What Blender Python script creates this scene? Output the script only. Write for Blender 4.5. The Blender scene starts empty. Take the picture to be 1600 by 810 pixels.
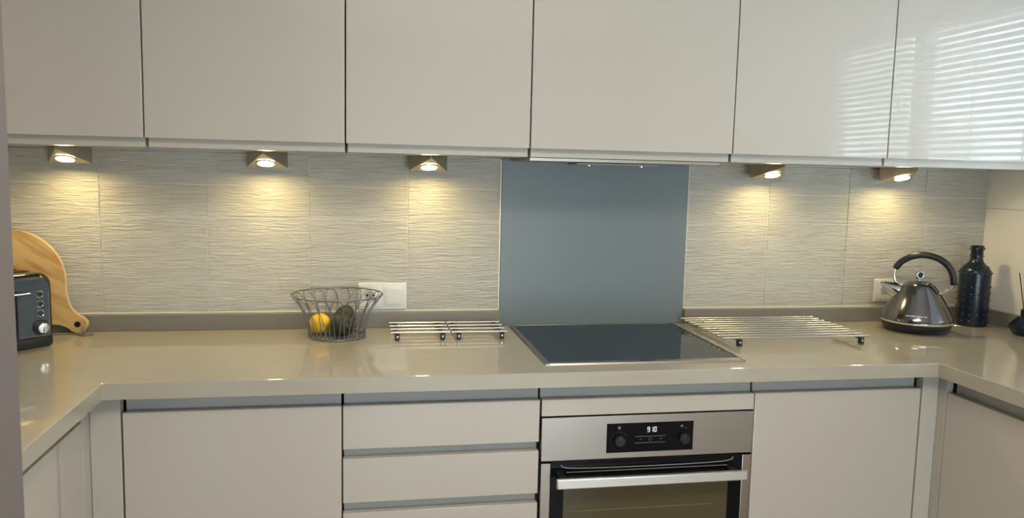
import bpy, bmesh, math, random
from mathutils import Vector, Matrix
random.seed(7)
S = bpy.context.scene
COL = S.collection
W = 0.91                      # worktop height above the floor; everything below is measured from the worktop top

# ------------------------------------------------------------------ camera
F = 1254.56
yaw, pit, rol = 0.18629, -0.11016, 0.02286
f = Vector((math.sin(yaw)*math.cos(pit), math.cos(yaw)*math.cos(pit), math.sin(pit)))
r = Vector((math.cos(yaw), -math.sin(yaw), 0)); u = r.cross(f)
r, u = math.cos(rol)*r+math.sin(rol)*u, -math.sin(rol)*r+math.cos(rol)*u
cam = bpy.data.cameras.new('camera'); co = bpy.data.objects.new('camera', cam); COL.objects.link(co)
cam.sensor_width = 36; cam.lens = F/1600*36; cam.clip_start = .02
M4 = Matrix((r, u, -f)).transposed().to_4x4(); M4.translation = Vector((.75743, -2.54546, .50414+W))
co.matrix_world = M4; S.camera = co

# ------------------------------------------------------------------ light
S.view_settings.view_transform = 'Standard'; S.view_settings.look = 'None'
S.view_settings.exposure = 0.03; S.view_settings.gamma = 1.0; S.view_settings.use_curve_mapping = False
YR_ = -4.4
SKY = 10.0
CEIL = 35.0
LED = 215.0
LEDC = (1.0, .79, .35)
wd = bpy.data.worlds.new('sky'); S.world = wd; wd.use_nodes = True
nt = wd.node_tree; nt.nodes.clear()
out = nt.nodes.new('ShaderNodeOutputWorld'); bg = nt.nodes.new('ShaderNodeBackground')
tc = nt.nodes.new('ShaderNodeTexCoord'); nz = nt.nodes.new('ShaderNodeTexNoise'); nz.inputs['Scale'].default_value = 9
nz.inputs['Detail'].default_value = 3
rp = nt.nodes.new('ShaderNodeValToRGB')
rp.color_ramp.elements[0].position = .42; rp.color_ramp.elements[0].color = (.36, .46, .47, 1)
rp.color_ramp.elements[1].position = .58; rp.color_ramp.elements[1].color = (.72, .88, 1.0, 1)
nt.links.new(tc.outputs['Generated'], nz.inputs['Vector']); nt.links.new(nz.outputs['Fac'], rp.inputs['Fac'])
nt.links.new(rp.outputs['Color'], bg.inputs['Color']); bg.inputs['Strength'].default_value = SKY
nt.links.new(bg.outputs['Background'], out.inputs['Surface'])

def area(name, loc, target, sx, sy, power, color, portal=False):
    l = bpy.data.lights.new(name, 'AREA'); l.shape = 'RECTANGLE'; l.size = sx; l.size_y = sy
    l.energy = power; l.color = color
    if portal: l.cycles.is_portal = True
    o = bpy.data.objects.new(name, l); COL.objects.link(o)
    loc = Vector(loc); loc.z += W; t = Vector(target); t.z += W
    o.location = loc; o.rotation_euler = (t-loc).to_track_quat('-Z', 'Y').to_euler()
    return o
area('window_daylight', (3.10, -1.16, .64), (0, -1.16, .64), 1.32, .98, 1, (1, 1, 1), True)
area('rear_opening_fill', (1.60, YR_-.06, -.15), (1.60, 0, -.15), 1.7, 1.30, 1, (1, 1, 1), True)  # added fill: unseen rear opening, sized to brighten the base fronts
area('ceiling_fill', (1.2, -2.15, 1.46), (1.2, -2.15, 0), 1.0, .6, CEIL, (1.0, .905, .77))  # added overhead fill for the whole room, no fitting behind it

# ------------------------------------------------------------------ materials
def mat(name, col, rough=.5, metal=0, coat=0, coatr=.03, spec=.5, bump=None, vary=None, emit=None, trans=0, ior=1.45, aniso=0):
    m = bpy.data.materials.new(name); m.use_nodes = True; n = m.node_tree; b = n.nodes['Principled BSDF']
    b.inputs['Base Color'].default_value = (*col, 1); b.inputs['Roughness'].default_value = rough
    b.inputs['Metallic'].default_value = metal; b.inputs['Coat Weight'].default_value = coat
    b.inputs['Coat Roughness'].default_value = coatr; b.inputs['Specular IOR Level'].default_value = spec
    b.inputs['Transmission Weight'].default_value = trans; b.inputs['IOR'].default_value = ior
    b.inputs['Anisotropic'].default_value = aniso
    t = n.nodes.new('ShaderNodeTexCoord'); mp = n.nodes.new('ShaderNodeMapping'); n.links.new(t.outputs['Object'], mp.inputs['Vector'])
    if vary:   # (scale xyz, detail, colour b, lo, hi)
        sc, det, cb, lo, hi = vary
        mp.inputs['Scale'].default_value = sc
        z = n.nodes.new('ShaderNodeTexNoise'); z.inputs['Scale'].default_value = 1; z.inputs['Detail'].default_value = det
        n.links.new(mp.outputs['Vector'], z.inputs['Vector'])
        cr = n.nodes.new('ShaderNodeValToRGB'); cr.color_ramp.elements[0].position = lo; cr.color_ramp.elements[1].position = hi
        cr.color_ramp.elements[0].color = (*col, 1); cr.color_ramp.elements[1].color = (*cb, 1)
        n.links.new(z.outputs['Fac'], cr.inputs['Fac']); n.links.new(cr.outputs['Color'], b.inputs['Base Color'])
    if bump:   # (scale xyz, strength, distance, distortion)
        sc, st, di, ds = bump
        m2 = n.nodes.new('ShaderNodeMapping'); m2.inputs['Scale'].default_value = sc; n.links.new(t.outputs['Object'], m2.inputs['Vector'])
        z = n.nodes.new('ShaderNodeTexNoise'); z.inputs['Scale'].default_value = 1; z.inputs['Detail'].default_value = 2
        z.inputs['Distortion'].default_value = ds
        n.links.new(m2.outputs['Vector'], z.inputs['Vector'])
        bp = n.nodes.new('ShaderNodeBump'); bp.inputs['Strength'].default_value = st; bp.inputs['Distance'].default_value = di
        n.links.new(z.outputs['Fac'], bp.inputs['Height']); n.links.new(bp.outputs['Normal'], b.inputs['Normal'])
    if emit:
        b.inputs['Emission Color'].default_value = (*emit[0], 1); b.inputs['Emission Strength'].default_value = emit[1]
    return m
DOOR = mat('gloss_cashmere', (.50, .455, .405), .4, coat=1, coatr=.012)
RAIL = mat('satin_cashmere', (.48, .45, .40), .35)
CHAN = mat('channel_grey', (.42, .405, .385), .5)
GAP = mat('carcass_dark', (.10, .085, .065), .7)
CARC = mat('carcass_white', (.62, .60, .55), .5)
TOP = mat('polished_quartz_lit', (.395, .355, .288), .4, coat=1, coatr=.06, vary=((14, 14, 14), 2, (.41, .37, .30), .4, .65))  # upstand stone in a lighter colour, standing in for light on the top
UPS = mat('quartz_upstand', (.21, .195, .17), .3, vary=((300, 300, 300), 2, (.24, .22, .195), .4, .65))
TILE = mat('ribbed_tile', (.48, .455, .405), .42, bump=((16, 16, 175), 1.0, .0065, .9), vary=((10, 10, 120), 2, (.525, .50, .45), .4, .6))
GROUT = mat('cream_grout', (.85, .82, .72), .7)
TRIMC = mat('cream_trim', (.80, .77, .64), .3)
PANEL = mat('blue_grey_glass', (.175, .205, .22), .38)
WALL = mat('painted_wall', (.84, .81, .76), .7, bump=((40, 40, 40), .15, .002, 0))
WALLH = mat('painted_wall_cool', (.62, .60, .57), .7)
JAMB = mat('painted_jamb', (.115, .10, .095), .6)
STUD = mat('glazed_stud', (.02, .03, .045), .08, coat=1)
HANDLE = mat('pale_steel', (.74, .72, .69), .42, 1)
CEILM = mat('ceiling_paint', (.78, .77, .74), .8)
FLOOR = mat('oak_floor', (.25, .155, .085), .35, vary=((3, 30, 3), 4, (.36, .25, .13), .3, .7))
STEEL = mat('brushed_steel', (.43, .395, .36), .32, 1, bump=((3, 400, 400), .05, .001, 0))
STEELL = mat('lamp_steel', (.42, .38, .32), .35, 1)
CHROME = mat('chrome', (.75, .75, .76), .08, 1)
SATIN = mat('satin_rod', (.54, .53, .53), .32, 1)
GUN = mat('gunmetal', (.20, .188, .20), .13, 1)
BLACK = mat('black_plastic', (.012, .014, .018), .3)
BLACKG = mat('black_glass', (.004, .005, .007), .06, spec=.25)
HOBG = mat('hob_glass', (.008, .020, .036), .05, spec=.36)
OVENG = mat('oven_window_glass', (.075, .062, .032), .07, spec=.8)  # inner coating tint, plus the floor's brown reflection put into the colour
BOTTLE = mat('black_ceramic', (.008, .014, .028), .22)
WHITE = mat('white_plastic', (.70, .69, .66), .3)
WHITEG = mat('socket_grey', (.38, .375, .36), .4)
HOLE = mat('hole_black', (.004, .004, .004), .8)
BAMB = mat('board_wood', (.50, .285, .09), .45, vary=((1, 1, 1), 3, (.68, .45, .19), .44, .56))
EDGE = mat('board_edge_wood', (.66, .48, .24), .45)
LEMON = mat('lemon_skin', (.85, .55, .03), .4, bump=((220, 220, 220), .3, .002, 0))
AVO = mat('avocado_skin', (.018, .020, .012), .45, vary=((90, 90, 90), 3, (.06, .055, .035), .45, .7), bump=((160, 160, 160), .8, .003, 0))
WIRE = mat('grey_wire', (.20, .20, .21), .38, .6)
CORD = mat('grey_cord', (.20, .17, .15), .6)
TOAST = mat('toaster_enamel', (.022, .029, .040), .25, coat=.3, coatr=.08)
BLKCH = mat('black_chrome', (.10, .085, .07), .14, 1)
BRONZE = mat('toaster_trim_metal', (.33, .27, .20), .2, 1)
GLOW = mat('led_lens', (1, 1, 1), .5, emit=(LEDC, LED))
DIGIT = mat('clock_digit', (.1, .1, .1), .5, emit=((.9, .95, 1), 1.0))
MARK = mat('grey_print', (.13, .135, .14), .4)
TXTD = mat('dark_print', (.03, .03, .03), .4)
TXTL = mat('light_print', (.85, .85, .85), .3)
SLAT = mat('white_slat', (.70, .71, .71), .45)
GLASS = mat('window_glass', (1, 1, 1), 0, trans=1, ior=1.02, spec=.1)
# diagonal grain for the board
n = BAMB.node_tree
for q in n.nodes:
    if q.type == 'MAPPING': q.vector_type = 'TEXTURE'; q.inputs['Rotation'].default_value = (0, math.radians(32), 0); q.inputs['Scale'].default_value = (.30, .30, .040)

# ------------------------------------------------------------------ helpers
class MB:
    def __init__(s): s.b = bmesh.new(); s.mats = []
    def mi(s, m):
        if m not in s.mats: s.mats.append(m)
        return s.mats.index(m)
    def setm(s, faces, m):
        i = s.mi(m)
        for q in faces: q.material_index = i; q.smooth = True
    def box(s, x0, x1, y0, y1, z0, z1, m, bev=0, seg=2, rot=None, piv=None):
        vs = [s.b.verts.new((x, y, z)) for x in (x0, x1) for y in (y0, y1) for z in (z0, z1)]
        ids = [(0,1,3,2),(4,6,7,5),(0,4,5,1),(2,3,7,6),(0,2,6,4),(1,5,7,3)]
        fs = [s.b.faces.new([vs[i] for i in q]) for q in ids]
        s.setm(fs, m)
        for q in fs: q.smooth = False
        if rot is not None:
            p = Vector(piv or ((x0+x1)/2, (y0+y1)/2, (z0+z1)/2))
            for v in vs: v.co = rot @ (v.co-p) + p
        if bev:
            es = list({e for q in fs for e in q.edges})
            g = bmesh.ops.bevel(s.b, geom=es, offset=bev, segments=seg, profile=.5, affect='EDGES')
            s.setm(g['faces'], m)
        return s
    def lathe(s, prof, c, m, seg=32, ax='z', cap=True):
        c = Vector(c); rings = []
        def P(rr, h, a):
            x, y = rr*math.cos(a), rr*math.sin(a)
            return c + (Vector((x, y, h)) if ax == 'z' else Vector((x, h, y)) if ax == 'y' else Vector((h, x, y)))
        for rr, h in prof: rings.append([s.b.verts.new(P(rr, h, 2*math.pi*i/seg)) for i in range(seg)])
        fs = []
        for A, B in zip(rings, rings[1:]):
            for i in range(seg): fs.append(s.b.faces.new((A[i], A[(i+1) % seg], B[(i+1) % seg], B[i])))
        if cap:
            if prof[0][0] > 1e-6: fs.append(s.b.faces.new(rings[0]))
            if prof[-1][0] > 1e-6: fs.append(s.b.faces.new(rings[-1]))
        s.setm(fs, m); return s
    def tube(s, pts, rad, m, seg=8, closed=False):
        pts = [Vector(p) for p in pts]; N = len(pts); rings = []
        rr = rad if isinstance(rad, (list, tuple)) else [rad]*N
        prev = None
        for i, p in enumerate(pts):
            if closed: t = pts[(i+1) % N]-pts[i-1]
            else: t = pts[min(i+1, N-1)]-pts[max(i-1, 0)]
            t.normalize()
            if prev is None:
                a = Vector((0, 0, 1)) if abs(t.z) < .9 else Vector((1, 0, 0)); nrm = (a-t*a.dot(t)).normalized()
            else:
                nrm = (prev-t*prev.dot(t)).normalized()
            prev = nrm; bn = t.cross(nrm)
            rings.append([s.b.verts.new(p+(nrm*math.cos(2*math.pi*k/seg)+bn*math.sin(2*math.pi*k/seg))*rr[i]) for k in range(seg)])
        fs = []
        prs = list(zip(rings, rings[1:])) + ([(rings[-1], rings[0])] if closed else [])
        for A, B in prs:
            for k in range(seg): fs.append(s.b.faces.new((A[k], A[(k+1) % seg], B[(k+1) % seg], B[k])))
        if not closed: fs += [s.b.faces.new(rings[0]), s.b.faces.new(rings[-1])]
        s.setm(fs, m); return s
    def loft(s, rings, m, cap=True):
        R = [[s.b.verts.new(p) for p in q] for q in rings]; fs = []; n_ = len(R[0])
        for A, B in zip(R, R[1:]):
            for k in range(n_): fs.append(s.b.faces.new((A[k], A[(k+1) % n_], B[(k+1) % n_], B[k])))
        if cap: fs += [s.b.faces.new(R[0]), s.b.faces.new(R[-1])]
        s.setm(fs, m); return s
    def poly(s, pts, m):
        q = s.b.faces.new([s.b.verts.new(p) for p in pts]); s.setm([q], m); return s
    def build(s, name, parent=None, label=None, xf=None, angle=35, flat=False):
        bmesh.ops.recalc_face_normals(s.b, faces=s.b.faces)
        me = bpy.data.meshes.new(name); 
        if xf is not None: bmesh.ops.transform(s.b, matrix=xf, verts=s.b.verts)
        elif parent is not None and parent.get('_w'): 
            bmesh.ops.translate(s.b, verts=s.b.verts, vec=-Vector(parent['_w']))
        s.b.to_mesh(me); s.b.free()
        for m in s.mats: me.materials.append(m)
        if not flat:
            fl = [p_.use_smooth and p_.area < .01 for p_ in me.polygons]; me.set_sharp_from_angle(angle=math.radians(angle)); me.polygons.foreach_set('use_smooth', fl)
        o = bpy.data.objects.new(name, me); COL.objects.link(o)
        if parent is not None:
            o.parent = parent
            if parent.get('_w'): o['_w'] = parent['_w']
        if label: o['label'] = label
        return o
def thing(name, label, cat, loc=(0, 0, 0), rz=0, group=None, world=True):
    o = bpy.data.objects.new(name, None); COL.objects.link(o); o.location = loc; o.rotation_euler = (0, 0, rz)
    o.empty_display_size = .05
    o['label'] = label; o['category'] = cat
    if group: o['group'] = group
    if world: o['_w'] = tuple(loc)     # parts are then given in room coordinates
    return o
def tag(o, label, cat, group=None):
    o['label'] = label; o['category'] = cat
    if group: o['group'] = group
    return o
def struct(o): o['kind'] = 'structure'; return o
def text(name, s, size, m, parent, mw, ext=.0002, label=None):
    cu = bpy.data.curves.new(name, 'FONT'); cu.body = s; cu.size = size; cu.extrude = ext; cu.align_x = 'CENTER'; cu.align_y = 'CENTER'
    t = bpy.data.objects.new(name+'_tmp', cu); COL.objects.link(t)
    dg = bpy.context.evaluated_depsgraph_get(); me = bpy.data.meshes.new_from_object(t.evaluated_get(dg))
    bpy.data.objects.remove(t); bpy.data.curves.remove(cu)
    me.transform(mw); me.materials.clear(); me.materials.append(m); me.name = name
    o = bpy.data.objects.new(name, me); COL.objects.link(o); o.parent = parent
    if label: o['label'] = label
    return o
def smooth_pts(pts, n=6, closed=False):
    P = [Vector(p) for p in pts]; N = len(P); o = []
    R = range(N if closed else N-1)
    for i in R:
        p0 = P[(i-1) % N] if closed or i > 0 else P[0]; p1 = P[i]; p2 = P[(i+1) % N]; p3 = P[(i+2) % N] if closed or i+2 < N else P[-1]
        for k in range(n):
            t = k/n; o.append(.5*((2*p1)+(p2-p0)*t+(2*p0-5*p1+4*p2-p3)*t*t+(3*p1-p0-3*p2+p3)*t**3))
    if not closed: o.append(P[-1])
    return o

# ------------------------------------------------------------------ room shell
XL, XR = -.445, 2.978
YF = -1.93            # stub wall the viewer looks past
YR = YR_
ZC = 1.49; ZF = -W
struct(MB().box(-2.4, 4.2, YR-.2, .3, ZF-.1, ZF, FLOOR).build('floor'))
struct(MB().box(-2.4, 4.2, YR-.2, .3, ZC, ZC+.1, CEILM).build('ceiling'))
struct(MB().box(XL-.12, XR+.12, .010, .15, ZF, ZC, WALL).build('wall_back'))
struct(MB().box(XL-.12, XL, YF, .009, ZF, ZC, WALL).build('wall_left'))
WY0, WY1, WZ0, WZ1 = -1.82, -.50, .15, 1.135
w = MB()
w.box(XR, XR+.14, WY1, .009, ZF, ZC, WALL); w.box(XR, XR+.14, YR, WY0, ZF, ZC, WALL)
w.box(XR, XR+.14, WY0, WY1, ZF, WZ0, WALL); w.box(XR, XR+.14, WY0, WY1, WZ1, ZC, WALL)
struct(w.build('wall_right'))
# doorway stub on the left of the view
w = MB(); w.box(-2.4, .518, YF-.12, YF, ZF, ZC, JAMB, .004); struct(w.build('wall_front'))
struct(MB().box(-2.4, -2.3, YR, YF-.12, ZF, ZC, WALLH).build('wall_hall_left'))
w = MB()
w.box(-2.4, .75, YR-.12, YR, ZF, ZC, WALLH); w.box(2.45, 4.2, YR-.12, YR, ZF, ZC, WALLH); w.box(.75, 2.45, YR-.12, YR, .50, ZC, WALLH); w.box(.75, 2.45, YR-.12, YR, ZF, -.80, WALLH)  # low opening added out of view to light the base fronts
struct(w.build('wall_rear'))
struct(MB().box(XR-.0015, XR-.0003, -.49, -.0005, .4070, .4082, CORD).build('trim_1'))
# window in the right wall: two casements
w = MB()
for a, b in ((WY0, -1.19), (-1.19, WY1)):
    for (y0, y1, z0, z1) in ((a, a+.035, WZ0, WZ1), (b-.035, b, WZ0, WZ1), (a+.035, b-.035, WZ0, WZ0+.035), (a+.035, b-.035, WZ1-.035, WZ1)):
        w.box(XR+.045, XR+.10, y0, y1, z0, z1, WHITE, .003)
win = struct(w.build('window_1'))
MB().box(XR+.07, XR+.074, WY0+.03, WY1-.03, WZ0+.03, WZ1-.03, GLASS).build('pane', win)
MB().box(XR-.025, XR+.07, WY0+.002, WY1-.002, WZ0-.02, WZ0+.004, WHITE, .004).build('window_sill', win)
for k, (a, b, lb) in enumerate(((WY0+.006, -1.198, 'white venetian blind on the window half nearer the doorway'), (-1.176, WY1-.01, 'white venetian blind on the window half nearer the kettle corner'))):
    t = thing('venetian_blind', lb, 'blind', (XR+.022, (a+b)/2, WZ1), group='blinds at the side window')
    s_ = MB(); rot = Matrix.Rotation(math.radians(28), 3, 'Y')
    z = WZ0+.03
    while z < WZ1-.03:
        s_.box(XR+.0095, XR+.0345, a, b, z, z+.0012, SLAT, rot=rot); z += .0262
    s_.build('slats', t, flat=True)
    MB().box(XR+.006, XR+.040, a, b, WZ1-.028, WZ1-.003, SLAT, .003).build('head_rail', t)
    c = MB()
    for q in (.12, .5, .88): c.box(XR+.0215, XR+.0225, a+(b-a)*q-.003, a+(b-a)*q+.003, WZ0+.02, WZ1-.02, SLAT)
    c.build('cord', t)

# ------------------------------------------------------------------ tiling, panel, upstands, worktop
H0, TH = .0500, .0977
def tiling(name, xs, label, mitre=None):
    o = MB()
    o.box(xs[0], xs[-1], .003, .009, H0, H0+5*TH, GROUT)
    for a, b in zip(xs, xs[1:]):
        for k in range(5): o.box(a+.0011, b-.0011, 0, .006, H0+k*TH+.0010, H0+(k+1)*TH-.0010, TILE, .0009, 1)
    return o
t = thing('tiled_splashback', 'cream ribbed wall tiles left of the blue-grey panel, behind the wire basket', 'wall tiles', (.4, 0, H0))
tiling('', [XL, -.3, 0, .3, .6, .9, 1.1935], '').build('tiles', t)
x = MB(); x.box(1.1925, 1.1975, -.003, .009, H0, H0+5*TH, TRIMC, .001); x.box(XL, 1.1975, -.003, .004, H0-.0005, H0+.0035, TRIMC, .001); x.box(1.13, 1.1975, -.003, .004, H0+5*TH-.003, H0+5*TH, TRIMC, .001)
x.build('edge_trim', t, 'cream plastic edge strip')
t = thing('tiled_splashback', 'cream ribbed wall tiles right of the blue-grey panel, behind the kettle', 'wall tiles', (2.4, 0, H0))
tiling('', [1.8335, 2.1275, 2.4275, 2.7275, XR], '').build('tiles', t)
x = MB(); x.box(1.8320, 1.8345, -.002, .009, H0, H0+5*TH, TRIMC, .0008); x.box(1.832, XR, -.003, .004, H0-.0005, H0+.0030, TRIMC, .001)
x.build('edge_trim', t, 'cream plastic edge strip')
tag(MB().box(1.1985, 1.8315, -.004, .008, .0003, .5415, PANEL, .001).build('splashback_panel'), 'smooth blue-grey splashback panel on the wall behind the hob', 'splashback')
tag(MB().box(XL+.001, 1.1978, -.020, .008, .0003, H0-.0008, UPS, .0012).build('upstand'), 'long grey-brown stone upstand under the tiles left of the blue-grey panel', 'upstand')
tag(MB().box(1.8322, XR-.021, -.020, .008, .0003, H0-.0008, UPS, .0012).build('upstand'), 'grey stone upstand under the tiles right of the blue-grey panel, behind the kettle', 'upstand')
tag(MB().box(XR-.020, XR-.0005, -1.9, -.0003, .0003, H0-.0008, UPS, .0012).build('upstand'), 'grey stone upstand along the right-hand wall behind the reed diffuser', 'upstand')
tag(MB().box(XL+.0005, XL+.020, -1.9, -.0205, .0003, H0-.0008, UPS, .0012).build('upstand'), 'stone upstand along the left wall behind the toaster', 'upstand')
# U-shaped worktop
FY, FXL, FXR, WT = -.6241, .1774, 2.3275, .0384
HX0, HX1, HY0, HY1 = 1.235, 1.785, -.535, -.05     # hob cut-out
o = MB()
ol = [(XL+.0005, -1.9), (FXL, -1.9), (FXL, FY), (FXR, FY), (FXR, -1.9), (XR-.0005, -1.9), (XR-.0005, .008), (XL+.0005, .008)]
top = [o.b.verts.new((x, y, 0)) for x, y in ol]; q = o.b.faces.new(top)
g = bmesh.ops.extrude_face_region(o.b, geom=[q]); vv = [v for v in g['geom'] if isinstance(v, bmesh.types.BMVert)]
bmesh.ops.translate(o.b, verts=vv, vec=(0, 0, -WT))
es = [e for e in o.b.edges if abs(e.verts[0].co.z) < 1e-6 and abs(e.verts[1].co.z) < 1e-6]
bmesh.ops.bevel(o.b, geom=es, offset=.0022, segments=3, affect='EDGES', profile=.5)
o.mi(TOP)
worktop = tag(o.build('worktop', angle=50), 'U-shaped polished greige stone worktop running along all three walls', 'worktop')

# ------------------------------------------------------------------ wall cabinets
UY, UZ, RZ = -.3535, .5653, .5419
UT = 1.285
U0 = .2145
ub = [XL, U0, U0+.5, U0+1.0, U0+1.6, U0+2.1, XR]
ul = ['white gloss wall cabinet at the left end, above the toaster', 'gloss wall cabinet above the wire fruit basket, second from left',
      'gloss wall cabinet left of the cooker hood cabinet', 'gloss wall cabinet housing the cooker hood above the hob',
      'gloss wall cabinet right of the hood, half catching the window blind reflection', 'gloss wall cabinet in the right corner, covered in the window blind reflection']
for k in range(6):
    a, b = ub[k], ub[k+1]
    t = thing('wall_cabinet', ul[k], 'cabinet', ((a+b)/2, -.18, RZ), group='wall cabinets')
    c = MB(); c.box(a+.0018+(0.004 if k else 0), b-.0018+(-.0 if k < 5 else -.001), UY+.022, .0085 if False else -.0045, RZ, UT, RAIL, .0008, 1)
    c.build('carcass', t)
    MB().box(a+.0018, b-.0018, UY, UY+.019, UZ, UT, DOOR, .0012).build('door', t)
# cooker hood under the fourth cabinet
t = thing('cooker_hood', 'slim grey cooker hood slotted under the cabinet above the hob', 'cooker hood', (1.51, -.17, RZ))
MB().box(1.225, 1.80, -.30, -.03, RZ-.010, RZ-.0005, STEELL, .001).build('body', t)
o = MB(); o.box(1.40, 1.66, -.16, -.05, RZ-.016, RZ-.0105, WHITEG, .002); o.build('filter_plate', t, 'paler filter plate')
for xx in (1.45, 1.62): MB().lathe([(.006, 0), (.006, -.004), (0, -.0045)], (xx, -.12, RZ-.016), CHROME, 12).build('filter_catch', t)

# ------------------------------------------------------------------ under-cabinet lamps (copied: body + lens)
def make_lamp():
    t = thing('cabinet_light', '', 'light', (0, 0, 0), world=False)
    w2, d, h, hf = .059, .118, .046, .006
    o = MB()
    TL, TR, AP = Vector((-w2, 0, 0)), Vector((w2, 0, 0)), Vector((0, -d, 0))
    BL, BR, AB = Vector((-w2, 0, -h)), Vector((w2, 0, -h)), Vector((0, -d, -hf))
    v = [o.b.verts.new(p) for p in (TL, TR, AP, BL, BR, AB)]
    fs = [o.b.faces.new([v[i] for i in q]) for q in ((0, 1, 2), (3, 5, 4), (0, 3, 4, 1), (0, 2, 5, 3), (1, 4, 5, 2))]
    o.setm(fs, STEELL)
    bmesh.ops.bevel(o.b, geom=list(o.b.edges), offset=.0012, segments=1, affect='EDGES')
    o.build('body', t)
    nrm = (BR-BL).cross(AB-BL).normalized()
    if nrm.z > 0: nrm = -nrm
    c = (BL+BR)/2*.66+AB*.34
    q = nrm.to_track_quat('Z', 'Y').to_matrix().to_4x4(); q.translation = c+nrm*.0004
    MB().lathe([(.030, 0), (.030, .0022), (.0235, .0030), (.0235, .0016)], (0, 0, 0), STEELL, 32, cap=False).build('bezel', t, xf=q)
    MB().lathe([(.0232, 0), (.0232, .0018), (.019, .0030), (.011, .0037), (0, .0040)], (0, 0, 0), GLOW, 32).build('lens', t, 'glowing warm white lens', xf=q)
    return t
lamps = [(-.058, 'triangular steel cabinet light shining above the toaster and round board'), (.482, 'triangular steel cabinet light shining above and left of the fruit basket'),
         (.958, 'triangular steel cabinet light shining above the light switch'), (2.085, 'triangular steel cabinet light shining above the long rod trivet'),
         (2.562, 'triangular steel cabinet light shining above the kettle')]
proto = make_lamp()
for k, (x_, lb) in enumerate(lamps):
    if k == 0: t = proto
    else:
        t = proto.copy(); COL.objects.link(t)
        for ch in list(proto.children):
            c = ch.copy(); COL.objects.link(c); c.parent = t
    t.location = (x_, -.052, RZ-.0004); t['label'] = lb; t['group'] = 'under-cabinet lights'

# ------------------------------------------------------------------ base cabinets
BY = -.5807; DT = .019
Z0 = -WT-.0008; ZT = -.0828; ZB = -.76; PL = -W
def carcass(o, a, b, y1=-.02):
    o.box(a, b, BY+.045, y1, ZB-.003, ZT-.02, GAP)
def plinth(t, a, b): MB().box(a, b, BY+.05, BY+.066, PL+.0005, ZB-.004, RAIL).build('plinth', t)
def channel(o, a, b, z0, z1):     # recessed finger groove: back plate curving to the door tops
    o.box(a, b, BY+.024, BY+.045, z0-.012, z1, CHAN, .002)
gx = .0016
def base(name, a, b, label, fronts, group='base cabinets'):
    t = thing(name, label, 'cabinet', ((a+b)/2, -.3, -W), group=group)
    o = MB(); carcass(o, a+.0005, b-.0005); o.build('carcass', t)
    plinth(t, a+.0005, b-.0005)
    return t
def front(t, name, a, b, z0, z1): return MB().box(a+gx, b-gx, BY, BY+DT, z0, z1, DOOR, .0016).build(name, t)
X0, X1, X2, X3, X4 = .205, .7115, 1.2115, 1.8065, 2.3145
t = base('base_cabinet', X0, X1, 'base cabinet with one gloss door left of the drawers', 0)
o = MB(); channel(o, X0+.004, X1-.003, ZT, Z0); o.build('finger_groove', t, 'grey recessed groove'); front(t, 'door', X0, X1, ZB, ZT)
t.update_tag()
t = base('drawer_unit', X1, X2, 'stack of handleless gloss drawers between the base cabinet and the oven', 0)
dz = [(-.1940, ZT), (-.3325, -.2174), (-.550, -.3577), (ZB, -.575)]
o = MB(); channel(o, X1+.003, X2-.002, ZT, Z0)
for (a_, b_), (c_, d_) in zip(dz, dz[1:]): o.box(X1+.003, X2-.003, BY+.024, BY+.045, d_-.012, a_+.012, CHAN, .002)
o.build('finger_groove', t, 'grey recessed grooves')
for a_, b_ in dz: front(t, 'drawer', X1, X2, a_, b_)
t = thing('oven_housing', 'oven cabinet with a slim gloss panel above the steel oven', 'cabinet', ((X2+X3)/2, -.3, -W))
o = MB(); channel(o, X2+.003, X3-.002, ZT, Z0-.0015)
o.box(X2+.0005, X2+.014, BY+.045, -.02, ZB, -.10, GAP); o.box(X3-.014, X3-.0005, BY+.045, -.02, ZB, -.10, GAP); o.build('finger_groove', t)
plinth(t, X2, X3)
MB().box(X2+gx+.002, X3-gx, BY, BY+DT, -.1268, ZT, DOOR, .0012).build('filler_panel', t)
front(t, 'lower_panel', X2, X3, ZB, -.728)
t = base('base_cabinet', X3, X4, 'base cabinet with one gloss door right of the oven', 0)
o = MB(); channel(o, X3+.003, X4-.006, ZT, Z0); o.build('finger_groove', t, 'grey recessed groove'); front(t, 'door', X3, X4, ZB, ZT)
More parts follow.
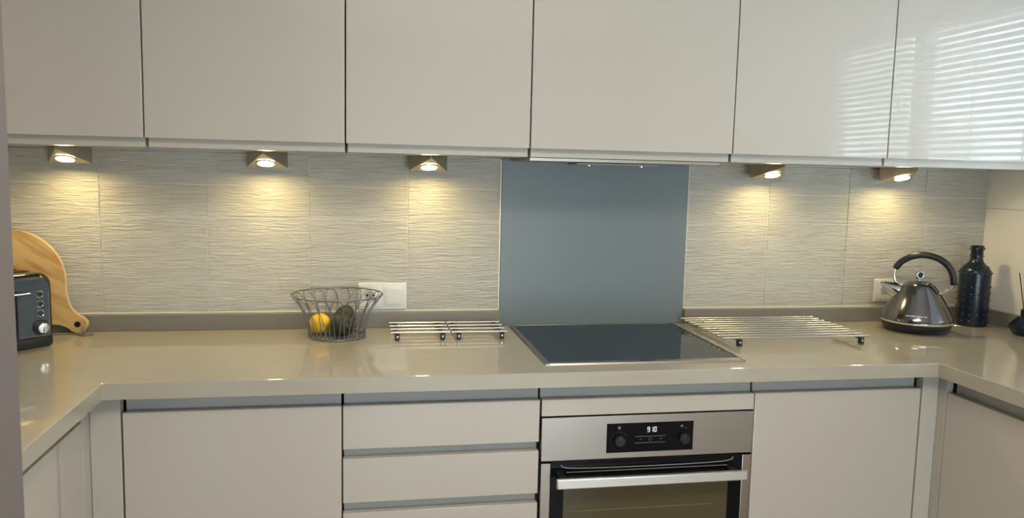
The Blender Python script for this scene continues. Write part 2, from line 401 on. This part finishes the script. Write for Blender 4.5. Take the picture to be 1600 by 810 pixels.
# corner posts and the two side runs
LX, RX = .134, 2.370
t = thing('corner_post', 'pale corner post where the left run meets the base cabinets', 'cabinet panel', (.16, -.57, -W))
MB().box(LX+.001, X0-.003, BY, BY+.03, ZB-.1, Z0, RAIL, .0012).build('front_panel', t)
MB().box(LX-.02, LX, -.629, BY+.03, ZB-.1, Z0, RAIL, .0012).build('side_panel', t)
t = thing('corner_post', 'pale corner post where the right run meets the base cabinets', 'cabinet panel', (2.34, -.57, -W))
MB().box(X4+.0035, RX-.001, BY, BY+.03, ZB-.1, Z0, RAIL, .0012).build('front_panel', t)
MB().box(RX, RX+.02, -.612, BY+.03, ZB-.1, Z0, RAIL, .0012).build('side_panel', t)
def side(xf, sgn, yn, label, ys):
    t = thing('base_cabinet', label, 'cabinet', (xf-sgn*.28, yn-.6, -W), group='base cabinets')
    def bx(o, d0, d1, y0, y1, z0, z1, m, bv=0):
        a, b = sorted((xf-sgn*d0, xf-sgn*d1)); o.box(a, b, y0, y1, z0, z1, m, bv)
    o = MB(); bx(o, .045, .55, ys[-1], yn-.001, ZB-.003, ZT-.02, GAP); o.build('carcass', t)
    o = MB(); bx(o, .024, .045, ys[-1], yn-.006, ZT-.012, Z0, CHAN, .002); o.build('finger_groove', t, 'grey recessed groove')
    o = MB(); bx(o, .05, .066, ys[-1], yn, PL+.0005, ZB-.004, RAIL); o.build('plinth', t)
    yy = [yn]+ys
    for p, q_ in zip(yy, yy[1:]):
        o = MB(); bx(o, 0, DT, q_+gx, p-gx, ZB, ZT-.004, DOOR, .0016); o.build('door', t)
    return t
tl = side(LX, 1, -.632, 'base cabinet of the left run, its door facing right below the toaster', [-1.232, -1.88])
MB().lathe([(.0001, 0), (.007, 0), (.007, .012), (.005, .014), (.0001, .014)], (LX-.012, -.655, -.066), GAP, 16, ax='x').build('buffer', tl, 'small dark round buffer')
side(RX, -1, -.614, 'base cabinet of the right run, its door facing left below the diffuser side', [-1.214, -1.88])

# ------------------------------------------------------------------ oven
OX0, OX1 = 1.2150, 1.8045
t = thing('oven', 'built-in steel electric oven with a black display reading 9 10', 'oven', ((OX0+OX1)/2, -.3, -.725))
OYF = BY-.004
MB().box(OX0+.02, OX1-.02, BY+.02, -.06, -.722, -.14, GAP).build('body', t)
MB().box(OX0, OX1, OYF, BY+.02, -.2462, -.1300, STEEL, .0015).build('control_panel', t)
dsp = MB().box(1.3905, 1.6315, OYF-.0012, OYF+.004, -.2305, -.1510, BLACKG, .0006).build('display', t, 'black glass display')
def quad_sheet(o, x0, x1, z0, z1, m, y=OYF-.0016): o.box(x0, x1, y, y+.0006, z0, z1, m)
segs = {'9': 'abcdfg', '1': 'bc', '0': 'abcdef'}
o = MB()
def digit(o, ch, x, zc, w_=.0068, h_=.0135, th=.0014):
    P = {'a': (x, x+w_, zc+h_/2-th, zc+h_/2), 'd': (x, x+w_, zc-h_/2, zc-h_/2+th), 'g': (x, x+w_, zc-th/2, zc+th/2),
         'b': (x+w_-th, x+w_, zc, zc+h_/2), 'c': (x+w_-th, x+w_, zc-h_/2, zc), 'f': (x, x+th, zc, zc+h_/2), 'e': (x, x+th, zc-h_/2, zc)}
    for s_ in segs[ch]: quad_sheet(o, *P[s_], DIGIT)
digit(o, '9', 1.5020, -.1700); digit(o, '1', 1.5125, -.1700, .0055); digit(o, '0', 1.5205, -.1700)
c = o.build('clock_digits', dsp, 'white lit digits 9 10')
for z_ in (-.1883, -.2056):
    o = MB(); quad_sheet(o, 1.4685, 1.5535, z_-.0007, z_+.0007, MARK); o.build('touch_line', dsp)
o = MB()
quad_sheet(o, 1.481, 1.488, -.1965, -.1955, MARK); quad_sheet(o, 1.537, 1.544, -.1965, -.1955, MARK); quad_sheet(o, 1.540, 1.541, -.1995, -.1925, MARK)
o.tube([(1.511+.0042*math.cos(a*math.pi/8), OYF-.0014, -.1960+.0042*math.sin(a*math.pi/8)) for a in range(16)], .0005, MARK, 5, True)
o.box(1.4205, 1.4285, OYF-.0014, OYF-.001, -.167, -.159, MARK)
o.box(1.5950, 1.6020, OYF-.0014, OYF-.001, -.167, -.161, MARK); o.box(1.6090, 1.6120, OYF-.0014, OYF-.001, -.171, -.168, MARK)
for a in range(7): 
    an = math.radians(30+a*20); o.box(1.4245+.021*math.cos(an)-.0008, 1.4245+.021*math.cos(an)+.0008, OYF-.0014, OYF-.001, -.195+.021*math.sin(an)-.0008, -.195+.021*math.sin(an)+.0008, MARK)
o.build('touch_markings', dsp, 'grey touch symbols')
for xx in (1.4245, 1.6035):
    kb = MB().lathe([(.0145, 0), (.0145, -.012), (.0125, -.014), (.0001, -.014)], (xx, OYF-.001, -.1965), BLACK, 28, 'y').build('knob', t, 'black retractable knob')
    MB().box(xx-.0006, xx+.0006, OYF-.0156, OYF-.0149, -.193, -.184, MARK).build('knob_mark', kb)
# door
dr = MB(); dr.box(OX0+.027, OX1-.027, OYF+.003, BY+.018, -.715, -.2480, BLACKG, .0015)
door = dr.build('door', t, 'black glass oven door')
for p_, q_ in ((OX0+.001, OX0+.0265), (OX1-.0265, OX1-.001)): MB().box(p_, q_, OYF, BY+.018, -.715, -.2520, STEEL, .0012).build('side_trim', door, 'steel side strip')
o = MB(); o.box(1.2785, 1.740, OYF+.0018, OYF+.0034, -.655, -.300, OVENG, .0004); o.build('window', door, 'brownish glass window')
o = MB()
o.tube(smooth_pts([(1.27, OYF+.002, -.258), (1.30, OYF+.002, -.268), (1.5, OYF+.0018, -.271), (1.72, OYF+.002, -.268), (1.752, OYF+.002, -.256)]), .0009, CHAN, 6)
o.tube([(1.285, OYF+.002, -.279), (1.735, OYF+.002, -.279)], .0007, CHAN, 6); o.build('vent_line', door)
o = MB(); o.tube([(1.300, OYF+.0014, -.386), (1.700, OYF+.0014, -.386)], .0013, mat('rack_line', (.16, .13, .07), .4), 6); o.build('oven_rack', door)
h = MB(); h.box(1.249, 1.7725, -.632, -.619, -.3055, -.279, HANDLE, .003); h.box(1.262, 1.282, -.620, OYF+.003, -.300, -.285, STEEL, .002); h.box(1.738, 1.758, -.620, OYF+.003, -.300, -.285, STEEL, .002)
h.build('handle', door, 'brushed steel bar handle')

# ------------------------------------------------------------------ hob
t = thing('induction_hob', 'black glass induction hob with a steel frame, in front of the blue-grey panel', 'hob', (1.51, -.29, 0))
hx0, hx1, hy0, hy1 = 1.2270, 1.7900, -.5520, -.0300
MB().box(hx0+.014, hx1-.012, hy0+.020, hy1-.004, .0003, .0050, HOBG, .0006).build('glass', t)
o = MB()
o.loft([[(hx0, y, .0003), (hx0+.002, y, .0045), (hx0+.0135, y, .0062), (hx0+.0135, y, .0003)] for y in (hy0, hy1)], STEEL)
o.loft([[(hx1, y, .0003), (hx1-.002, y, .0045), (hx1-.0115, y, .0062), (hx1-.0115, y, .0003)] for y in (hy0, hy1)], STEEL)
o.loft([[(x, hy0-.0005, .0003), (x, hy0+.002, .0048), (x, hy0+.0195, .0060), (x, hy0+.0195, .0003)] for x in (hx0+.002, hx1-.002)], STEEL)
o.box(hx0, hx1, hy1-.0035, hy1, .0003, .0055, STEEL, .0008)
o.build('frame', t, 'bevelled steel frame')
text('maker_lettering', 'AEG', .0165, TXTD, t, Matrix.Translation((1.5085-1.51, -.5415+.29, .0063)) @ Matrix.Diagonal((1.35, 1, 1, 1)))

# ------------------------------------------------------------------ switch and sockets
def plate(name, x0, x1, z0, z1, label, cat):
    t = thing(name, label, cat, ((x0+x1)/2, 0, z0))
    MB().box(x0, x1, -.0085, -.0003, z0, z1, WHITE, .004, 3).build('frame', t)
    return t
t = plate('socket_and_switch', .7465, .8995, .0555, .1425, 'white double wall plate with socket and light switch behind the fruit basket', 'socket')
sc = (.7845, .099)
o = MB(); o.box(sc[0]-.034, sc[0]+.034, -.0110, -.008, sc[1]-.034, sc[1]+.034, WHITE, .002)
o.build('socket_insert', t)
o = MB(); hexp = [(-.017, .006), (-.006, .017), (.006, .017), (.017, .006), (.013, -.014), (-.013, -.014)]
o.loft([[(sc[0]+a, y, sc[1]+b) for a, b in hexp] for y in (-.0115, -.009)], WHITEG)
s2 = o.build('socket_face', t, 'grey socket face')
for a, b in ((-.0095, .004), (.0095, .004), (0, -.0055)):
    MB().lathe([(.0034, 0), (.0034, -.0008), (0, -.0008)], (sc[0]+a, -.0115, sc[1]+b), HOLE, 14, 'y').build('pin_hole', s2)
o = MB(); o.box(.8275, .8900, -.0120, -.008, .0690, .1305, WHITE, .0015); o.build('switch_surround', t)
o = MB(); o.box(.8330, .8845, -.0150, -.0115, .0745, .1250, WHITE, .002, rot=Matrix.Rotation(math.radians(3), 3, 'X')); o.build('rocker', t)
t = plate('wall_socket', 2.545, 2.629, .0670, .1500, 'single white wall socket partly hidden behind the kettle spout', 'socket')
MB().box(2.553, 2.621, -.0110, -.008, .075, .142, WHITE, .002).build('socket_insert', t)
o = MB(); o.loft([[(2.587+a, y, .108+b) for a, b in hexp] for y in (-.0115, -.009)], WHITEG); o.build('socket_face', t)

# ------------------------------------------------------------------ trivets
def trivet(x0, x1, ys, foot_x, label, rr=.0032, zr=.0225, group=None, gap=0):
    t = thing('rod_trivet', label, 'trivet', ((x0+x1)/2, sum(ys)/len(ys), 0), group=group)
    for y in ys:
        MB().tube([(x0, y, zr), (x0+.0008, y, zr), (x1-.0008, y, zr), (x1, y, zr)], [rr*.7, rr, rr, rr*.7], SATIN, 12).build('rod', t)
    for fx in foot_x:
        MB().box(fx-.0035, fx+.0035, min(ys)-.002, max(ys)+.002, zr-.0105, zr-.0022, BLACK, .001).build('crossbar', t, 'black crossbar')
        for fy in (min(ys), max(ys)):
            ft = MB().box(fx-.0065, fx+.0065, fy-.0075, fy+.0075, .0003, zr-.003, BLACK, .0012).build('foot', t, 'black square foot')
            MB().lathe([(.0030, 0), (.0030, -.0010), (.0001, -.0016)], (fx, fy-.0075, .0110), CHROME, 14, 'y').build('screw', ft, 'shiny screw head')
    return t
trivet(.8415, 1.0165, [-.058, -.108, -.158, -.208], (.861, .994), 'small four-rod metal trivet beside the fruit basket, left one of two', group='small rod trivets')
trivet(1.0200, 1.1890, [-.058, -.108, -.158, -.208], (1.042, 1.172), 'small four-rod metal trivet beside the hob, right one of two', group='small rod trivets')
trivet(1.8060, 2.2900, [-.048-.0353*k for k in range(10)], (1.861, 2.262), 'long wide ten-rod steel trivet between the hob and the kettle', .0034, .0235)

# ------------------------------------------------------------------ wire basket and fruit
BC = Vector((.6870, -.1360, 0))
def prof(z):    # radius of the basket at height z
    t_ = z/.127; return .082+.005*t_+.046*t_**2.2
t = thing('wire_basket', 'flared grey wire fruit basket with looped sides in front of the socket', 'basket', BC, world=False)
o = MB(); o.tube([(prof(.004)*math.cos(a*math.pi/32), prof(.004)*math.sin(a*math.pi/32), .0035) for a in range(64)], .0022, WIRE, 8, True); o.build('base_ring', t)
o = MB()
for k in range(6): o.tube([(q_*math.cos(a*math.pi/24), q_*math.sin(a*math.pi/24), .004) for q_ in [.012+.0135*k] for a in range(48)], .0010, WIRE, 6, True)
for k in range(12):
    an = k*math.pi/6; o.tube([(0.012*math.cos(an), .012*math.sin(an), .004), (.083*math.cos(an), .083*math.sin(an), .004)], .0010, WIRE, 6)
o.build('base_mesh', t)
o = MB(); o.tube([(prof(.127)*math.cos(a*math.pi/40), prof(.127)*math.sin(a*math.pi/40), .127) for a in range(80)], .0019, WIRE, 8, True); o.build('rim', t)
NA = 19
for k in range(NA):
    c0 = 2*math.pi*k/NA+.1; pts = []
    N_ = 26
    for j in range(N_+1):
        s_ = -1+2*j/N_           # -1..1 across the arch
        e = abs(s_)
        zz = .004+.121*(1-e**2.6) if e < 1 else .004
        half = .26; th = c0+half*(1 if s_ > 0 else -1)*min(1, e**.85*1.0)
        pts.append((prof(zz)*math.cos(th), prof(zz)*math.sin(th), zz))
    MB().tube(pts, .0013, WIRE, 6).build('wire_loop', t)
def fruit(name, c, rad, sx, rot, m, label, cat, tip=0, group=None):
    o = MB(); P = []
    for i in range(19):
        a = math.pi*i/18; x_ = -math.cos(a); rr = math.sin(a)
        if name == 'avocado': rr *= (1-.16*x_) ; L = sx
        else: L = sx
        if tip and abs(x_) > .93: x_ *= 1+tip*(abs(x_)-.93)/.07
        P.append((max(rr*rad, .0001), x_*L))
    o.lathe(P, (0, 0, 0), m, 28, 'x', cap=False)
    bmesh.ops.remove_doubles(o.b, verts=o.b.verts, dist=.0003)
    ob = o.build(name, angle=80); ob.location = c; ob.rotation_euler = rot
    return tag(ob, label, cat, group)
fruit('lemon', (.6360, -.1240, .0370), .0300, .0345, (0, .15, 2.2), LEMON, 'yellow lemon lying in the left of the wire basket', 'lemon', .14)
fruit('avocado', (.7030, -.1680, .0385), .0320, .0390, (0, .1, .20), AVO, 'black avocado lying lowest at the front of the wire basket', 'avocado', group='avocados in the basket')
fruit('avocado', (.7080, -.1000, .0500), .0330, .0400, (.3, -1.0, 1.2), AVO, 'dark brownish avocado standing up behind the lower avocado in the basket', 'avocado', group='avocados in the basket')

# ------------------------------------------------------------------ kettle
KC = (2.592, -.178, 0)
t = thing('kettle', 'dark metallic pyramid kettle with black arched handle on the right worktop', 'kettle', KC, math.radians(-34), world=False)
MB().lathe([(.086, .0003), (.094, .0015), (.103, .010), (.108, .022), (.1085, .030), (.060, .031)], (0, 0, 0), BLACK, 64).build('power_base', t, 'black round base')
MB().lathe([(.095, .0312), (.1115, .0316), (.1130, .0345), (.1128, .0375), (.1110, .0395), (.095, .0397)], (0, 0, 0), CHROME, 64).build('base_ring', t, 'bright chrome ring')
MB().lathe([(.095, .0399), (.1125, .0402), (.1120, .0440), (.1080, .0540), (.0980, .0750), (.0850, .0985), (.0715, .1210), (.0580, .1410), (.0475, .1540), (.0430, .1580), (.036, .1595)], (0, 0, 0), GUN, 72).build('body', t)
MB().lathe([(.0385, .1597), (.0380, .1620), (.0300, .1650), (.0140, .1675), (.0001, .168)], (0, 0, 0), GUN, 48).build('lid', t)
o = MB(); o.lathe([(.008, .1678), (.0055, .171), (.0050, .1745)], (0, 0, 0), CHROME, 20)
rg = MB()
R1 = [(.0115+.0042*math.cos(a*math.pi/5), .0075*math.sin(a*math.pi/5)) for a in range(10)]
rings = []
for i in range(32):
    a = 2*math.pi*i/32; rings.append([Vector((h_, q_*math.cos(a), .1865+q_*math.sin(a))) for q_, h_ in R1])
rings.append(rings[0])
V_ = [[o.b.verts.new(p) for p in q_] for q_ in rings[:-1]]; V_.append(V_[0])
o.setm([o.b.faces.new((A[k], A[(k+1) % 10], B[(k+1) % 10], B[k])) for A, B in zip(V_, V_[1:]) for k in range(10)], CHROME)
rg.b.free()
kn = o.build('lid_knob', t, 'chrome ring knob', xf=Matrix.Rotation(math.radians(-62), 4, 'Z') @ Matrix.Rotation(0, 4, 'X'), angle=60)
MB().lathe([(.0001, -.0050), (.0075, -.0050), (.0075, .0050), (.0001, .0050)], (0, 0, .1865), BLACK, 20, 'x').build('knob_core', kn, 'black knob centre', xf=Matrix.Rotation(math.radians(-62), 4, 'Z'))
# spout: open beak
o = MB(); sec = []
for x_, zc, hh, hw in ((-.050, .121, .030, .026), (-.066, .124, .030, .0235), (-.082, .1295, .0255, .019), (-.097, .1375, .019, .0135), (-.110, .1475, .0095, .008), (-.1165, .1525, .0045, .0045)):
    sec.append([Vector((x_, hw*math.cos(2*math.pi*k/20), zc+hh*math.sin(2*math.pi*k/20))) for k in range(20)])
o.loft(sec, CHROME); sp = o.build('spout', t, 'pointed steel spout', angle=60)
o = MB(); sec = [[Vector((x_, hw*math.cos(2*math.pi*k/16), z_+.0012*math.sin(2*math.pi*k/16))) for k in range(16)] for x_, z_, hw in ((-.062, .1525, .010), (-.085, .1545, .009), (-.106, .1560, .005))]
o.loft(sec, HOLE); o.build('spout_opening', sp, 'dark spout opening')
o = MB()
o.tube(smooth_pts([(-.050, 0, .150), (-.063, 0, .153), (-.073, 0, .163), (-.077, 0, .180), (-.075, 0, .200), (-.070, 0, .214)]), .0042, CHROME, 12); hd = o.build('handle_tube', t, 'chrome tube at the spout side of the handle')
o = MB(); o.tube(smooth_pts([(.064, 0, .128), (.078, 0, .138), (.091, 0, .146), (.099, 0, .158), (.102, 0, .172)]), .0052, CHROME, 12)
o.lathe([(.0001, 0), (.008, 0), (.008, .004), (.005, .006)], (.060, 0, .128), CHROME, 16, 'x')
o.build('handle_tube', t, 'chrome tube at the rear of the handle')
gp = smooth_pts([(-.075, 0, .203), (-.062, 0, .224), (-.037, 0, .243), (-.005, 0, .2535), (.025, 0, .2530), (.056, 0, .243), (.082, 0, .222), (.098, 0, .192), (.1025, 0, .160)], 5)
sec = []; N_ = len(gp)
for i, p in enumerate(gp):
    tn = (gp[min(i+1, N_-1)]-gp[max(i-1, 0)]).normalized(); nn = Vector((-tn.z, 0, tn.x)); e = min(1, .75+min(i, N_-1-i)*.25)
    sec.append([p+nn*(.0108*e*math.cos(2*math.pi*k/16))+Vector((0, 1, 0))*(.0125*e*math.sin(2*math.pi*k/16)) for k in range(16)])
o = MB(); o.loft(sec, BLACK); o.build('grip', hd, 'black plastic grip', angle=60)
o = MB(); o.box(.106, .132, -.0035, .0035, .024, .028, CHROME, .001); o.build('power_switch', t, 'small chrome lever')
# lettering wraps the cone at the front
rt = .1045; nx = Matrix.Rotation(math.radians(-4), 4, 'Z')
text('maker_lettering', 'morphy richards', .0095, TXTL, t, nx @ Matrix.Translation((0, -rt-.0008, .0620)) @ Matrix.Rotation(math.radians(90-27), 4, 'X') )

# ------------------------------------------------------------------ studded bottle
t = thing('studded_bottle', 'tall black bottle covered in small studs in the right worktop corner', 'bottle', (2.866, -.106, 0), math.radians(8), world=False)
pb = [(.044, .0003), (.0485, .003), (.0495, .010), (.0500, .10), (.0502, .186), (.0490, .194), (.0420, .204), (.0300, .216), (.0225, .225), (.0200, .234), (.0195, .262), (.0215, .265), (.0218, .277), (.0190, .280), (.0150, .279), (.0145, .24)]
MB().lathe(pb, (0, 0, 0), BOTTLE, 56).build('body', t)
def rad(z):
    for (r0, z0), (r1, z1) in zip(pb, pb[1:]):
        if z0 <= z <= z1: return r0+(r1-r0)*(z-z0)/(z1-z0)
o = MB(); 
for z_ in (.018, .042, .066, .090, .114, .138, .186, .207, .244, .270):
    for k in range(14 if z_ < .2 else (10 if z_ < .22 else 7)):
        n_ = 14 if z_ < .2 else (10 if z_ < .22 else 7); a = 2*math.pi*(k+.25)/n_
        R_ = rad(z_); P_ = Vector((R_*math.cos(a), R_*math.sin(a), z_)); d_ = Vector((math.cos(a), math.sin(a), .3 if .195 < z_ < .22 else 0)).normalized()
        q_ = d_.to_track_quat('Z', 'Y').to_matrix().to_4x4(); q_.translation = P_
        bmesh.ops.create_icosphere(o.b, subdivisions=2, radius=.0032, matrix=q_ @ Matrix.Translation((0, 0, .0006)))
o.mi(STUD)
for q in o.b.faces: q.smooth = True
sd = o.build('studs', t, 'rows of small raised studs'); sd['kind'] = 'stuff'

# ------------------------------------------------------------------ reed diffuser
t = thing('reed_diffuser', 'dark faceted reed diffuser with black sticks by the right wall', 'diffuser', (2.909, -.290, 0), math.radians(12), world=False)
MB().lathe([(.026, .0003), (.0300, .001), (.0455, .024), (.0465, .034), (.0220, .0610), (.0150, .0640)], (0, 0, 0), BOTTLE, 8).build('vessel', t, angle=5)
MB().lathe([(.0125, .0642), (.0140, .0650), (.0140, .0850), (.0120, .0860)], (0, 0, 0), BLACK, 24).build('collar', t)
for k in range(9):
    tx, ty = -.030+.0075*k, (.012, -.010, .004)[k % 3]
    MB().tube([(tx*.14, ty*.3, .080), (tx, ty, .207+.004*(k % 3))], .0015, BLACK, 6).build('reed', t)
o = MB()
for z_, l_ in ((.037, .016), (.033, .012)): o.box(-.030, -.030+l_, -.0470, -.0462, z_, z_+.0009, TXTL)
o.build('printed_lines', t, 'faint pale print', xf=Matrix.Rotation(math.radians(-24), 4, 'Z'))

# ------------------------------------------------------------------ round board with handle
BCx, BCz, BR_ = -.238, .1600, .1500
hd_ = Vector((math.cos(math.radians(34.5)), -math.sin(math.radians(34.5))))      # handle direction in the board plane (x, z)
ang = math.atan2(hd_.y, hd_.x)
def P2(l, s): return (hd_.x*l - hd_.y*s, hd_.y*l + hd_.x*s)
out_ = []
a0 = math.radians(33)
for i in range(61):
    a = a0+(2*math.pi-2*a0)*i/60; out_.append(P2(BR_*math.cos(a), BR_*math.sin(a)))
tail = smooth_pts([(BR_*math.cos(a0), -BR_*math.sin(a0), 0), (.150, -.052, 0), (.178, -.030, 0), (.205, -.0235, 0), (.222, -.0245, 0), (.240, -.019, 0), (.2465, 0, 0), (.240, .019, 0), (.222, .0245, 0), (.205, .0235, 0), (.178, .030, 0), (.150, .052, 0), (BR_*math.cos(a0), BR_*math.sin(a0), 0)], 5)
out_ += [P2(p.x, p.y) for p in tail[1:-1]]
BCz = .0012-min(p[1] for p in out_)
t = thing('serving_board', 'round wooden serving board with a handle leaning behind the toaster', 'board', (BCx, -.035, 0), world=False)
o = MB(); th = .017
for (ya, yb, mm) in ((-.001, .0155, EDGE),):
    pass
A = [o.b.verts.new((p[0], -th, BCz+p[1])) for p in out_]; B = [o.b.verts.new((p[0], 0, BCz+p[1])) for p in out_]
fa = o.b.faces.new(A); fb = o.b.faces.new(B)
sd_ = [o.b.faces.new((A[i], A[(i+1) % len(A)], B[(i+1) % len(A)], B[i])) for i in range(len(A))]
o.setm([fa, fb], BAMB); o.setm(sd_, EDGE)
ed = [e for e in fa.edges]
bmesh.ops.bevel(o.b, geom=ed, offset=.003, segments=2, affect='EDGES', material=o.mi(EDGE))
tilt = Matrix.Rotation(math.radians(-3.5), 4, 'X')
bo = o.build('board', t, xf=tilt, angle=50)
hl = P2(.2210, 0)
MB().lathe([(.0085, -.0175), (.0085, -.0182), (.0060, -.0182), (.0058, -.0150), (.0001, -.0150)], (hl[0], 0, BCz+hl[1]), HOLE, 24, 'y').build('hanging_hole', bo, 'dark rimmed hole', xf=tilt)
o = MB()
cx_, cz_ = hl[0], BCz+hl[1]
o.tube(smooth_pts([(cx_+.016, -.020, .020), (cx_+.014, -.028, .009), (cx_+.010, -.036, .0033), (cx_+.022, -.046, .0033), (cx_+.040, -.044, .0033), (cx_+.047, -.036, .0033), (cx_+.042, -.027, .0033), (cx_+.024, -.026, .0045), (cx_+.016, -.0225, .014)], 5), .0027, CORD, 8)
o.build('hanging_cord', t, 'grey hanging cord lying on the worktop')

# ------------------------------------------------------------------ toaster
t = thing('toaster', 'black toaster with chrome ringed buttons and dial standing in the left corner', 'toaster', (-.0665, -.198, 0), math.radians(50), world=False)
# local: x along the front (right end at 0, body to the left), y backwards, z up
def rrect(x0, x1, z0, z1, rt_, rb_, n_=8):
    P = []
    for cx0, cz0, r_, a_ in ((x1-rb_, z0+rb_, rb_, -90), (x1-rt_, z1-rt_, rt_, 0), (x0+rt_, z1-rt_, rt_, 90), (x0+rb_, z0+rb_, rb_, 180)):
        for k in range(n_+1):
            a = math.radians(a_+90*k/n_); P.append((cx0+r_*math.cos(a), cz0+r_*math.sin(a)))
    return P
def shell(o, inset, y0, y1, x0, x1, z0, z1, m, rt_=.036, rb_=.010, ends=.010):
    secs = []
    for y_, s_ in ((y0, ends), (y0+ends*.35, ends*.35), (y0+ends, 0), (y1-ends, 0), (y1-ends*.35, ends*.35), (y1, ends)):
        secs.append([Vector((x_, y_, z_)) for x_, z_ in rrect(x0+s_, x1-s_, z0+s_, z1-s_, rt_, rb_)])
    o.loft(secs, m)
Lw = .285
o = MB(); shell(o, 0, 0, .185, -Lw, 0, .022, .203, BLKCH); o.build('body', t, angle=60)
o = MB(); shell(o, 0, .0030, .1820, -Lw+.003, -.003, .0004, .0300, BLACK, .002, .011, .001); o.build('base', t, 'black plastic base')
o = MB(); P = rrect(-Lw+.014, -.013, .034, .186, .024, .006)
o.loft([[Vector((x_, y_, z_)) for x_, z_ in P] for y_ in (-.0012, .004)], TOAST); fp = o.build('front_panel', t)
for z_ in (.146, .120, .094):
    b_ = MB().lathe([(.0102, .0005), (.0102, -.0030), (.0090, -.0040), (.0076, -.0030)], (-.038, -.0014, z_), CHROME, 28, 'y', cap=False).build('button', t, 'round button with chrome ring')
    MB().lathe([(.0076, 0), (.0076, -.0015), (.0001, -.0018)], (-.038, -.0014, z_), BLACK, 24, 'y').build('button_cap', b_, 'black button cap')
dl = MB().lathe([(.0205, .0005), (.0205, -.0030), (.0185, -.0045), (.0001, -.0045)], (-.0375, -.0014, .0555), BLACK, 36, 'y').build('dial', t, 'chrome browning dial')
MB().lathe([(.0155, 0), (.0155, -.008), (.0135, -.0115), (.0001, -.0125)], (-.0375, -.0055, .0555), CHROME, 32, 'y').build('dial_cap', dl, 'faceted chrome cap')
MB().box(-.0390, -.0360, -.0215, -.0160, .042, .069, CHROME, .001).build('dial_grip', dl)
for sx_ in (-.0985, -.200):
    sl = MB().box(sx_-.0035, sx_+.0035, -.0018, .002, .034, .160, HOLE, .0008).build('lever_slot', t, 'dark lever slot')
    MB().box(sx_-.031, sx_+.031, -.016, -.009, .1500, .1562, CHROME, .002).build('lever', t, 'flat chrome lever')
    MB().box(sx_-.003, sx_+.003, -.010, .001, .148, .157, BLACK, .001).build('lever_stem', sl)
for y_ in (.045, .105):
    MB().box(-Lw+.035, -.035, y_, y_+.028, .2025, .2042, HOLE, .0006).build('bread_slot', t, 'dark bread slot')
tag(MB().tube([Vector(p) for p in smooth_pts([(-.128, -.070, .0030), (-.105, -.062, .0030), (-.082, -.056, .0030), (-.060, -.062, .0030), (-.046, -.070, .0030)], 5)], .0021, CORD, 8).build('power_cord'), 'thin dark cord lying on the worktop between toaster and board handle', 'cord')

# ------------------------------------------------------------------ lift everything onto the floor level
for ob in list(S.objects):
    if '_w' in ob.keys(): del ob['_w']
    if ob.parent is None and ob.type in {'MESH', 'EMPTY'}: ob.location.z += W
